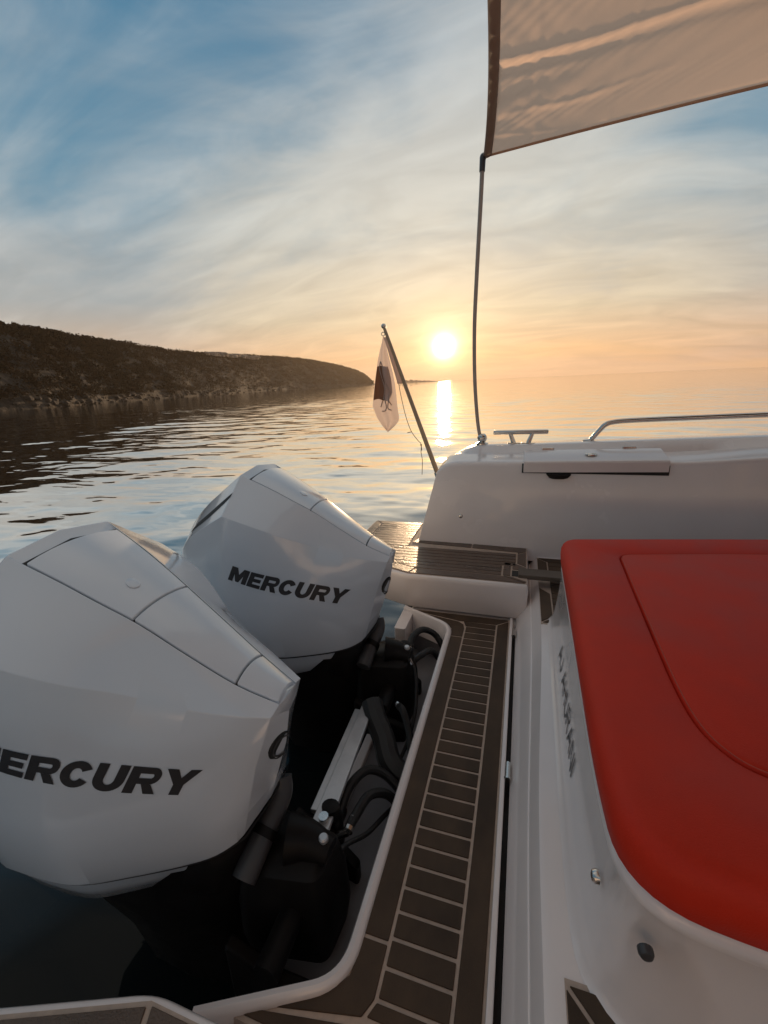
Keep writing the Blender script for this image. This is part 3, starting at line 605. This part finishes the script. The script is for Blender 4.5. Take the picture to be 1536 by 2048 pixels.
def cowl_rows():
    T = dense([(x, 0.0, z) for x, z in TT]); A, B, C, D = dense(RA), dense(RB), dense(RC), dense(RD)
    for r in (A, B, C, D): pass
    rows = [T]
    # top strip is sunk under the separate panels, a step leads up to the shoulder
    nS = 1+6*4
    Tl = [p-Vector((0, 0, .007 if 1 <= i <= 24 else 0)) for i, p in enumerate(T)]
    Al = [p-Vector((0, 0, .007 if 1 <= i <= 24 else 0)) for i, p in enumerate(A)]
    rows = [Tl, Al, A]
    for t in (.5,): rows.append([a.lerp(b, t)+Vector((0, 0, .004*(1 if 3 < i < 24 else 0))) for i, (a, b) in enumerate(zip(A, B))])
    rows.append(B)
    for t in (.33, .67): rows.append([b.lerp(c, t)+Vector((0, .006*t*(1-t)*4*(1 if i > 1 else .0), 0)) for i, (b, c) in enumerate(zip(B, C))])
    rows.append(C)
    for t in (.33, .67): rows.append([c.lerp(d, t)+Vector((0, .010*t*(1-t)*4*(1 if i > 1 else .0), 0)) for i, (c, d) in enumerate(zip(C, D))])
    rows.append(D)
    rows.append([Vector((d.x-(.006 if i < 2 else 0), d.y*.985, d.z-.006)) for i, d in enumerate(D)])
    return rows, (T, A, B, C, D)
ROWS, (cT, cA, cB, cC, cD) = cowl_rows()
def mirror_mb(rows, y0):
    mb = MB()
    mb.grid([[(p.x, y0-p.y, p.z) for p in r] for r in rows]); mb.grid([[(p.x, y0+p.y, p.z) for p in r] for r in rows])
    bm = bmesh.new(); vs = [bm.verts.new(v) for v in mb.v]
    for f in mb.f: bm.faces.new([vs[i] for i in f])
    bmesh.ops.remove_doubles(bm, verts=bm.verts, dist=.0022); bm.verts.index_update()
    out = MB(); out.v = [tuple(v.co) for v in bm.verts]; out.f = [tuple(v.index for v in f.verts) for f in bm.faces]; bm.free(); return out
def outboard(E, label):
    root = thing('outboard_engine', label, 'outboard engine', (-.5, E, -1.36), 'twin white outboard engines on the stern')
    cm_ = mirror_mb(ROWS, E); cowl = obj('cowl', cm_, M['cowl'], root, bevel=.0035, angle=26)
    tree = BVHTree.FromPolygons([Vector(p) for p in cm_.v], cm_.f)
    # three top panels separated by dark joints
    def at(row, x):
        for i in range(1, 25):
            if row[i].x >= x >= row[i+1].x: t = (row[i].x-x)/(row[i].x-row[i+1].x); return row[i].lerp(row[i+1], t)
        return row[1] if x > row[1].x else row[25]
    for (xa, xb) in ((-.6535, -.842), (-.4735, -.650), (-.398, -.470)):
        nn = 10; rows = []
        for i in range(nn+1):
            x = xa+(xb-xa)*i/nn; t = at(cT, x); a = at(cA, x); w = a.y-.003; line = []
            for j in range(-4, 5):
                q = j/4; z = t.z+(a.z-t.z)*abs(q)**2.0; line.append((x, E+w*q, z+.0008))
            rows.append(line)
        lo = [[(x, y, z-.008) for x, y, z in r] for r in rows]
        mb = MB().grid(rows); n0 = len(mb.v); mb.grid(lo); m9 = 9
        ed = [(0, i) for i in range(m9)]
        bo = [j for j in range(m9)]+[i*m9+m9-1 for i in range(1, nn+1)]+[nn*m9+j for j in range(m9-2, -1, -1)]+[i*m9 for i in range(nn-1, 0, -1)]
        mb.f += [(bo[i], bo[(i+1) % len(bo)], bo[(i+1) % len(bo)]+n0, bo[i]+n0) for i in range(len(bo))]
        p = obj('top_panel', mb, M['cowl'], root, bevel=.0018, angle=40)
        if xb < -.8:
            c = at(cT, -.70); obj('latch_button', MB().stack([[(c.x+.012*rr*math.cos(a), E-.012+.012*rr*math.sin(a), c.z+.0008+h+.55*.012*rr*-math.cos(a)) for a in np.linspace(0, 2*math.pi, 15)[:-1]] for rr, h in ((1, -.003), (1, .0012), (.8, .0022), (.3, .0022))]), M['cowl'], p)
    obj('panel_joint', mirror_mb([[p-Vector((0, 0, .0045)) for p in cT[2:25]], [p-Vector((0, .0012, .0045)) for p in cA[2:25]]], E), M['seam'], root)
    # air intake slot on the rear shoulder
    rows = []
    for t in np.linspace(0, 1, 16):
        x = -.872-.185*t; o_ = .0125*math.sin(math.pi*min(1, .12+t*.88))**.6
        line = []
        for k in (-1, 1):
            z_ = None; yy_ = E-.168-.018*math.sin(t*3.0)+k*o_
            h = tree.ray_cast(Vector((x, yy_, 0)), Vector((0, 0, -1))); line.append((x, yy_, h[0].z+.0015 if h[0] else -.4))
        rows.append(line)
    obj('air_intake', MB().grid(rows), M['seam'], root)
    # side lettering
    def arc(cx_, cy_, rx, ry, a0, a1, ix, iy, n=14):
        P = []
        for i in range(n):
            q = []
            for aa in (a0+(a1-a0)*i/n, a0+(a1-a0)*(i+1)/n): q.append((cx_+rx*math.cos(aa), cy_+ry*math.sin(aa), cx_+ix*math.cos(aa), cy_+iy*math.sin(aa)))
            P.append([q[0][:2], q[1][:2], q[1][2:], q[0][2:]])
        return P
    pi = math.pi
    GL = {
        'M': (1.80, [[(0, 0), (0, 1), (.46, 1), (.46, 0)], [(.46, 1), (.58, 1), (.90, .56), (.90, .04), (.74, .04), (.46, .52)], [(1.22, 1), (1.34, 1), (1.34, .52), (1.06, .04), (.90, .04), (.90, .56)], [(1.34, 0), (1.34, 1), (1.80, 1), (1.80, 0)]]),
        'E': (1.26, [[(0, 0), (0, 1), (.46, 1), (.46, 0)], [(.46, .76), (.46, 1), (1.24, 1), (1.24, .76)], [(.46, .39), (.46, .62), (1.15, .62), (1.15, .39)], [(.46, 0), (.46, .24), (1.26, .24), (1.26, 0)]]),
        'R': (1.42, [[(0, 0), (0, 1), (.46, 1), (.46, 0)], [(.46, .76), (.46, 1), (1.02, 1), (1.02, .76)], [(.46, .37), (.46, .59), (1.02, .59), (1.02, .37)], [(.66, .37), (1.10, .37), (1.44, 0), (.94, 0)]]+arc(1.02, .685, .38, .315, -pi/2, pi/2, .06, .075, 10)),
        'C': (1.38, arc(.69, .5, .69, .5, .16*pi, 1.84*pi, .25, .24, 26)),
        'U': (1.40, [[(0, .45), (0, 1), (.46, 1), (.46, .45)], [(.94, .45), (.94, 1), (1.40, 1), (1.40, .45)]]+arc(.70, .45, .70, .45, pi, 2*pi, .24, .20, 16)),
        'Y': (1.54, [[(0, 1), (.52, 1), (.79, .66), (.56, .40)], [(.79, .66), (1.06, 1), (1.56, 1), (1.02, .40)], [(.56, .40), (.79, .66), (1.02, .40), (1.02, 0), (.56, 0)]]),
    }
    word = 'MERCURY'; gap = .10; tot = sum(GL[c][0]+gap for c in word)-gap
    th = math.radians(17.5); hg = .047; ln = .356; ux, uz = math.cos(th), -math.sin(th); vx, vz = .50, 1.0
    ox, oz = -.868, -.574; sc_ = ln/tot; pen = 0
    for ch in word:
        w, polys = GL[ch]; mb = MB()
        for pl in polys:
            q = []
            for a, b in pl:
                x = ox+ux*(pen+a)*sc_+vx*b*hg; z = oz+uz*(pen+a)*sc_+vz*b*hg
                h = tree.ray_cast(Vector((x, E-1, z)), Vector((0, 1, 0))); q.append((x, h[0].y-.0013, z) if h[0] else (x, E-.2, z))
            mb.add(q, [tuple(range(len(q)))])
        pen += w+gap; obj('letter', mb, M['print_'], root)
    # oval badge on the prow
    def oval(rx, rz, off, n=22):
        P = []
        for i in range(n):
            a = 2*pi*i/n; yy_ = E-.012+rx*math.cos(a); zz_ = -.663+rz*math.sin(a)-.35*rx*math.cos(a)
            h = tree.ray_cast(Vector((.2, yy_, zz_)), Vector((-1, 0, 0))); P.append(Vector((h[0].x+off, yy_, zz_)) if h[0] else Vector((-.41, yy_, zz_)))
        return P
    o1, o2, o3 = oval(.030, .034, .0012), oval(.027, .031, .0022), oval(.020, .019, .0022)
    bd = obj('badge', MB().stack([oval(.031, .035, -.002), o1, o2]), M['seam'], root, angle=20)
    c3 = oval(.025, .026, .0032); c4 = oval(.021, .0215, .0032)
    obj('badge_ring', MB().grid([c3, c4], closed=True), M['dull'], bd)
    # white lower cowl under the seam
    lo = []
    for (dz_, k) in ((-.0065, .93), (-.05, .915), (-.095, .86), (-.118, .74)):
        lo.append([Vector((d.x+.62*dz_*max(0, 1-(-.56-d.x)/.28), d.y*k, d.z+dz_)) for d in cD[8:]])
    lo = [[Vector((r[0].x, .001, r[0].z))]+r for r in lo]
    obj('cowl_seam', mirror_mb([[Vector((d.x, d.y*k, d.z-h)) for d in cD] for k, h in ((.985, .0055), (.965, .013), (.93, .013))], E), M['seam'], root)
    obj('lower_cowl', mirror_mb(lo, E), M['cowl'], root, angle=40)
    # dark midsection and leg running down into the water
    def sec(z, xa, xb, hw, nose=.35):
        L_ = xb-xa; return [(xa+L_*t, E+s*hw*w_, z) for t, w_, s in ((0, .25, -1), (.06, .6, -1), (.2, .95, -1), (.5, 1, -1), (.8, .85, -1), (.96, .5, -1), (1, .2, -1), (1, .2, 1), (.96, .5, 1), (.8, .85, 1), (.5, 1, 1), (.2, .95, 1), (.06, .6, 1), (0, .25, 1))]
    mb = MB().stack([sec(-.80, -1.08, -.50, .17), sec(-.95, -1.08, -.50, .165), sec(-1.02, -1.06, -.50, .16), sec(-1.10, -.98, -.50, .135), sec(-1.2, -.90, -.52, .115), sec(-1.5, -.86, -.56, .075), sec(-1.95, -.86, -.60, .05), sec(-2.2, -.9, -.62, .03)])
    ms = obj('midsection', mb, M['black'], root, angle=40)
    obj('cavitation_plate', MB().prism(rnd([(-1.08, E-.10), (-.6, E-.10), (-.6, E+.10), (-1.08, E+.10)], .05, 4), -1.62, -1.605), M['black'], ms)
    obj('front_shroud', MB().stack([[(x, E+y, z) for x, y in inset(rnd([(-.66, -.14), (-.54, -.115), (-.505, -.06), (-.505, .06), (-.54, .115), (-.66, .14)], .02, 3), g)] for z, g in ((-.845, .02), (-.87, .0), (-.96, -.006), (-.99, .01))]), M['black'], root, angle=40)
    # swivel bracket with rounded steering head and bolt
    sw = obj('swivel_bracket', MB().stack([[(x, E+y, z) for x, y in inset(rnd([(-.52, -.085), (-.345, -.055), (-.335, .055), (-.52, .085)], .025, 4), g)] for z, g in ((-.945, .018), (-.955, .005), (-1.02, -.008), (-1.12, -.012), (-1.25, .01), (-1.4, .03))]), M['black'], root, angle=40)
    obj('steering_arm', MB().tube([(-.44, E, -.93), (-.40, E+.01, -.935), (-.345, E+.007, -.945)], [.05, .04, .028], 12, 4), M['black'], sw)
    obj('bolt', MB().stack([[(-.358+r*math.cos(a), E+.007+r*math.sin(a), z) for a in np.linspace(0, 2*pi, 17)[:-1]] for r, z in ((.0105, -.93), (.0105, -.908), (.008, -.9045), (.003, -.9045))]), M['alu'], sw)
    for s_ in (-1, 1):
        obj('clamp_bracket', MB().prism([(-.51, E+s_*.125), (-.40, E+s_*.12), (-.335, E+s_*.105), (-.335, E+s_*.135), (-.40, E+s_*.15), (-.51, E+s_*.155)], -1.5, lambda x, y: -1.04-.10*max(0, (x+.51)/.175)), M['black'], root, bevel=.008)
    obj('tilt_tube', MB().tube([(-.405, E-.17, -1.04), (-.405, E+.17, -1.04)], .026, 12, 1), M['black'], root)
    obj('fluid_reservoir', MB().stack([[(-.40+.028*r*math.cos(a), E+.125+.024*r*math.sin(a), z-.075) for a in np.linspace(0, 2*pi, 15)[:-1]] for r, z in ((.9, -1.02), (1, -1.01), (1, -.93), (.8, -.915), (.8, -.90), (.3, -.895))]), M['black'], root)
    # rigging tube entering the cowl at the front
    rg = obj('rigging_tube', MB().tube([(-.487, E+.065, -.845), (-.478, E+.045, -.872), (-.484, E-.02, -.905), (-.492, E-.09, -.945)], .026, 14, 5), M['dull'], root)
    obj('clamp_ring', MB().tube([(-.482, E-.010, -.900), (-.4845, E-.026, -.908)], .0285, 14, 1), M['black'], rg)
    return root
outboard(EN, 'nearer white outboard engine, large at the left edge, its lettering cut by the frame')
outboard(EF, 'farther white outboard engine beside the far swim platform, its whole lettering showing')

# steering tie bar between the two engines
tb = thing('tie_bar', 'flat brushed aluminium bar linking the two outboard engines', 'tie bar', (-.42, .85, -1.0))
obj('bar', MB().prism([(-.432, .655), (-.385, .655), (-.412, 1.06), (-.45, 1.06)], -1.0, -.985), M['alu'], tb, bevel=.003)
obj('bar_web', MB().prism([(-.455, .70), (-.434, .70), (-.452, 1.05), (-.472, 1.05)], -1.012, -.998), M['alu'], tb, bevel=.003)
obj('end_bolt', MB().tube([(-.405, .675, -.99), (-.405, .675, -.972)], .012, 10, 1), M['steel'], tb)

# ------------------------------------------------------------------ hoses in the motor well
def hose(label, pts, r, fit=None):
    root = thing('hose', label, 'hose', pts[0], 'rubber hoses and cables in the motor well')
    obj('tube', MB().tube(pts, r, 10, 8), M['rubber'], root)
    if fit:
        for a, b, rr in fit: obj('fitting', MB().tube([a, b], rr, 10, 1), M['steel'], root)
hose('black hose arching highest to the far corner of the motor well', [(-.385, 1.42, -1.0), (-.383, 1.47, -.985), (-.355, 1.53, -.985), (-.31, 1.56, -1.02), (-.27, 1.545, -1.07)], .013, [((-.385, 1.41, -1.005), (-.385, 1.43, -.996), .011)])
hose('black hose curving lower into the far corner of the motor well', [(-.35, 1.335, -1.0), (-.325, 1.375, -.995), (-.30, 1.43, -1.01), (-.268, 1.45, -1.06)], .012, [((-.358, 1.32, -1.0), (-.35, 1.336, -1.0), .011)])
hose('thick black corrugated hose running from far engine to the well rim', [(-.42, 1.07, -.98), (-.395, 1.03, -1.0), (-.355, .985, -1.03), (-.32, .935, -1.06), (-.262, .915, -1.09)], .034)
hose('thin black cable hanging beside the far engine bolt', [(-.345, 1.27, -.95), (-.322, 1.255, -.985), (-.300, 1.17, -1.05), (-.302, 1.08, -1.10), (-.315, .99, -1.12)], .006, [((-.347, 1.275, -.947), (-.334, 1.263, -.962), .006)])
hose('medium black hose bent behind the thick hose', [(-.345, 1.12, -1.02), (-.325, 1.10, -1.02), (-.296, 1.06, -1.06), (-.272, .99, -1.10)], .012, [((-.353, 1.127, -1.02), (-.343, 1.119, -1.02), .010)])
hose('black hose looping from tie bar end into the well rim', [(-.393, .735, -1.03), (-.392, .80, -1.02), (-.365, .86, -1.02), (-.32, .885, -1.05), (-.262, .87, -1.09)], .012, [((-.393, .715, -1.035), (-.393, .742, -1.029), .011)])
hose('black hose with silver elbow fitting beside the near engine', [(-.352, .70, -1.02), (-.348, .73, -1.02), (-.333, .79, -1.02), (-.30, .83, -1.05), (-.262, .835, -1.09)], .012, [((-.352, .69, -1.022), (-.350, .722, -1.02), .012), ((-.375, .68, -1.03), (-.352, .69, -1.022), .010)])
hose('thin black cable with silver end curling under the near hoses', [(-.350, .60, -.985), (-.338, .645, -1.0), (-.312, .71, -1.04), (-.297, .79, -1.08), (-.285, .85, -1.11)], .006, [((-.354, .594, -.985), (-.345, .618, -.99), .007)])

# ------------------------------------------------------------------ awning and its poles
def awning():
    root = thing('awning', 'tan fabric sun awning stretched over the stern with bunched hem', 'awning', (-.233, 2.45, 1.0))
    P00, P01, P10, P11 = Vector((-.233, 2.452, 1.0)), Vector((-.20, -.45, 1.02)), Vector((2.3, 2.40, 1.055)), Vector((2.3, -.42, 1.12))
    nu, nv = 190, 200
    def surf(u, v):                               # u forward, v towards the near side
        p = P00.lerp(P10, u).lerp(P01.lerp(P11, u), v)
        p.x += .13*4*v*(1-v)*(1-u)**2*.72; p.y += -.055*4*u*(1-u)*(1-v)**2
        p.z += -.05*math.sin(math.pi*v)*(1-u)**3+.05*math.sin(math.pi*u)*v*(1-v)*4
        return p
    def wr(x, y):                                 # creases running forward from the aft hem
        z = 0; f = math.exp(-max(0, x+.2)/.55); e = math.exp(-max(0, x+.2)/.22)
        c1 = y-1.80-.10*(x+.13)-.012*math.sin(x*9); z += .010*math.exp(-(c1/.012)**2)*(.25+.60*f)-.010*math.exp(-((c1-.045)/.03)**2)*f
        c2 = y-1.97+.06*(x+.1); z += -.008*math.exp(-(c2/.045)**2)*math.exp(-((x+.06)/.14)**2)
        c3 = y-2.14-.02*math.sin(x*11); z += .004*math.exp(-(c3/.018)**2)*math.exp(-((x-.1)/.22)**2)
        c5 = y-2.26-.35*(x+.2); z += .004*math.exp(-(c5/.02)**2)*e
        c4 = x+.01; z += .0025*math.exp(-(c4/.012)**2)
        c6 = x-.27; z += .0018*math.exp(-(c6/.008)**2)
        z += .0028*math.sin(y*13+3.0*x)*math.exp(-((x-.02)/.2)**2)+.0016*math.sin(x*31+y*21+2*math.sin(y*9))*f+.0010*math.sin(x*57-y*43+2*math.sin(x*17))*e
        z += .0009*math.sin(x*97+y*71+3*math.sin(y*23))*f+.002*math.sin(y*5.2+x*2.1)
        return z
    rows = []
    us = np.linspace(0, 1, nu)**1.7; vs = np.linspace(0, 1, nv)**1.25
    for u in us:
        rows.append([])
        for v in vs:
            p = surf(u, v); k = min(1, u/.02)*min(1, v/.015); p.z += wr(p.x, p.y)*k; rows[-1].append(p)
    o = obj('sheet', MB().grid(rows), M['awn'], root, angle=180); 
    # hems: doubled cloth, bunched along the cord
    rows = []
    for v in np.linspace(0, .9, 260)**1.2:
        p = surf(0, v); q = surf(.0135, v); b = .0022*math.sin(v*260)+.0018*math.sin(v*143+1)
        d = (q-p); line = []
        for t in (0, .2, .5, .8, 1): line.append(p+d*t+Vector((0, 0, -.004-.0075*math.sin(math.pi*t)+b*math.sin(math.pi*t))))
        for t in (1, .5, 0): line.append(p+d*t+Vector((-.0 if t else -.003, 0, .003)))
        rows.append(line)
    obj('hem', MB().stack(rows), M['hem'], root, angle=180)
    rows = []
    for u in np.linspace(0, 1, 120)**1.3:
        p = surf(u, 0); q = surf(u, .0032); d = q-p
        rows.append([p+d*t+Vector((0, 0, z)) for t, z in ((0, -.003), (.4, -.008), (1, -.003), (1, .003), (0, .003))])
    obj('hem', MB().stack(rows), M['hem'], root, angle=180)
    obj('corner_ring', MB().tube([P00+Vector((.028*math.cos(a)*.5-.002, .0, .028*math.sin(a)*.5)) for a in np.linspace(0, 2*math.pi, 15)], .003, 6, 1), M['steel'], root)
awning()
def pole(label, pts, fy):
    root = thing('awning_pole', label, 'pole', (pts[-1][0], fy(pts[-1][1]), pts[-1][2]), 'awning poles')
    P = [(x, fy(y), z) for x, y, z in pts]
    obj('shaft', MB().tube(P, [.0105, .0095], 12, 6), mat('pole_shaft', (.42, .35, .30), .45, metal=.2, vary=(20, .1)), root)
    obj('top_cap', MB().tube([Vector(P[0])+Vector((0, 0, .022)), Vector(P[0])+Vector((0, 0, .012)), Vector(P[0])+Vector((-.002, 0, -.045))], [.010, .0145, .0135], 12, 1), M['dull'], root)
    b = Vector(P[-1]); bs = obj('base_ball', MB().ball(b+Vector((.006, 0, .022)), .027, 16), M['steel'], root)
    obj('base_plate', MB().stack([[(b.x+.006+r*math.cos(a), b.y+r*math.sin(a), b.z+z) for a in np.linspace(0, 2*math.pi, 19)[:-1]] for r, z in ((.034, -.016), (.034, -.006), (.018, 0), (.014, .012))]), M['steel'], root)
PP = [(-.238, 2.45, .985), (-.2435, 2.45, .825), (-.257, 2.45, .481), (-.263, 2.45, .247), (-.2565, 2.45, -.003), (-.238, 2.45, -.215), (-.217, 2.45, -.335)]
pole('thin dark bent pole holding up the far corner of the tan awning', PP, lambda y: y)
PN = [(x+.03, y, z) for x, y, z in PP]
pole('thin dark awning pole on the near bulwark behind the viewer', PN, lambda y: 2.0-y)

# ------------------------------------------------------------------ flag staff, flag, cord
fs = thing('flagstaff', 'slanted wooden flagstaff at the outer end of far bulwark', 'flagstaff', (-.455, 2.5, -.60))
obj('staff', MB().tube([(-.447, 2.5, -.60), (-.463, 2.5, -.554), (-.771, 2.5, .302)], [.0150, .0145, .0085], 12, 1), mat('varnished_staff', (.42, .30, .19), .4, coat=.3, vary=(16, .15, (1, 1, .15))), fs)
obj('staff_cap', MB().ball((-.7735, 2.5, .309), .014, 14), M['steel'], fs)
obj('socket', MB().tube([(-.437, 2.5, -.63), (-.476, 2.5, -.52)], [.020, .018], 12, 1), M['steel'], fs)
obj('ring', MB().tube([(-.778+.010*math.cos(a), 2.5, .268+.010*math.sin(a)) for a in np.linspace(0, 2*math.pi, 13)], .0022, 6, 1), M['steel'], fs)
fl = thing('flag', 'limp white flag with a brown printed figure hanging from the flagstaff', 'flag', (-.78, 2.5, .25))
LT = [(.256, -.7795, -.7745), (.225, -.788, -.7655), (.18, -.803, -.758), (.131, -.817, -.747), (.06, -.831, -.732), (0, -.842, -.722), (-.06, -.851, -.7165), (-.127, -.860, -.712), (-.16, -.848, -.708), (-.195, -.835, -.703), (-.215, -.822, -.708), (-.24, -.806, -.730), (-.262, -.788, -.756), (-.275, -.777, -.773)]
def frow(z, xa, xb, off, n=15):
    r = []
    for i in range(n):
        t = i/(n-1); x = xa+(xb-xa)*t; r.append((x, 2.5+off+.016*math.sin(t*8.5+z*4)*min(1, (.27-z)*5)*(.5+.5*t), z+.006*math.sin(t*5)*min(1, max(0, (.2-z)*4))))
    return r
def zint(a, b, k):
    return [tuple(a[i]+(b[i]-a[i])*j/k for i in range(3)) for j in range(k)]
LTD = [p for a, b in zip(LT[:-1], LT[1:]) for p in zint(a, b, 4)]+[LT[-1]]
o = obj('fly', MB().grid([frow(z, a, b, 0) for z, a, b in LTD]), M['flag'], fl, angle=180)
hoist = [[(x+dx, 2.5+.010*math.sin(z*14)*s_, z) for dx, s_ in ((0, 0), (.010, .6), (.020, 1))] for x, z in ((-.776, .25), (-.757, .19), (-.738, .12), (-.720, .06), (-.706, .01), (-.703, -.005))]
hoist = [[(p[0]+(.012 if j else 0)*min(1, i/2), p[1], p[2]) for j, p in enumerate(r)] for i, r in enumerate(hoist)]
o = obj('hoist', MB().grid(hoist), M['flag'], fl, angle=180); q = o.modifiers.new('thickness', 'SOLIDIFY'); q.thickness = .0012
em = [(z, a+(b-a)*(.02+.18*(z > .03)*0), a+(b-a)*(.84-.25*max(0, (z-.03))*4)) for z, a, b in LTD if -.105 < z < .105]
em = [(z, a, b-(b-a)*(.35*max(0, (-.05-z)/.07))) for z, a, b in em]
epanel = obj('printed_figure', MB().grid([frow(z, a, b, -.0022) for z, a, b in em]), M['emb'], fl, angle=180)
def fpt(u, z):
    a = lerp_tab([(-p[0], p[1]) for p in LT], -z); b = lerp_tab([(-p[0], p[2]) for p in LT], -z); r = frow(z, a, b, -.0045, 41); return r[int(u*40)]
mb = MB()
for st_ in ([(.25, .12), (.45, .09), (.5, .05), (.62, .0), (.75, -.04), (.7, -.09), (.82, -.12)], [(.25, .12), (.2, .08), (.4, .03), (.55, -.03), (.52, -.08), (.42, -.115), (.3, -.14)], [(.52, -.08), (.6, -.13), (.48, -.16), (.3, -.165)], [(.7, -.09), (.66, -.14), (.78, -.15)]):
    mb.tube([fpt(*p) for p in st_], .0035, 5, 5)
obj('outline', mb, M['figure'], epanel)
cd = thing('halyard', 'thin loose cord hanging from the flag down beside the flagstaff', 'cord', (-.62, 2.5, -.54))
obj('cord', MB().tube([(-.694, 2.495, -.005), (-.68, 2.49, -.08), (-.655, 2.488, -.19), (-.625, 2.488, -.275), (-.585, 2.486, -.33), (-.566, 2.486, -.352), (-.567, 2.486, -.40), (-.560, 2.486, -.45), (-.563, 2.486, -.535)], .0022, 6, 6), M['rope'], cd)
obj('knot', MB().ball((-.566, 2.486, -.357), .006, 8).tube([(-.566, 2.486, -.357), (-.563, 2.486, -.39)], .003, 5, 1).tube([(-.648, 2.488, -.285), (-.622, 2.488, -.28)], .0025, 5, 1), M['rope'], cd)

# ------------------------------------------------------------------ evening haze
mb = MB().box(-3800, 3800, -3800, 3800, -3.4, 34)
me = bpy.data.meshes.new('haze'); me.from_pydata(mb.v, [], mb.f); me.update(); ho = bpy.data.objects.new('haze', me); COL.objects.link(ho); ho['kind'] = 'stuff'
hm = bpy.data.materials.new('haze'); hm.use_nodes = True; t = hm.node_tree; t.nodes.remove(t.nodes['Principled BSDF'])
pv = t.nodes.new('ShaderNodeVolumePrincipled'); pv.inputs['Color'].default_value = (.98, .80, .62, 1); pv.inputs['Density'].default_value = .00024; pv.inputs['Anisotropy'].default_value = .35
t.links.new(pv.outputs[0], t.nodes['Material Output'].inputs['Volume']); me.materials.append(hm)
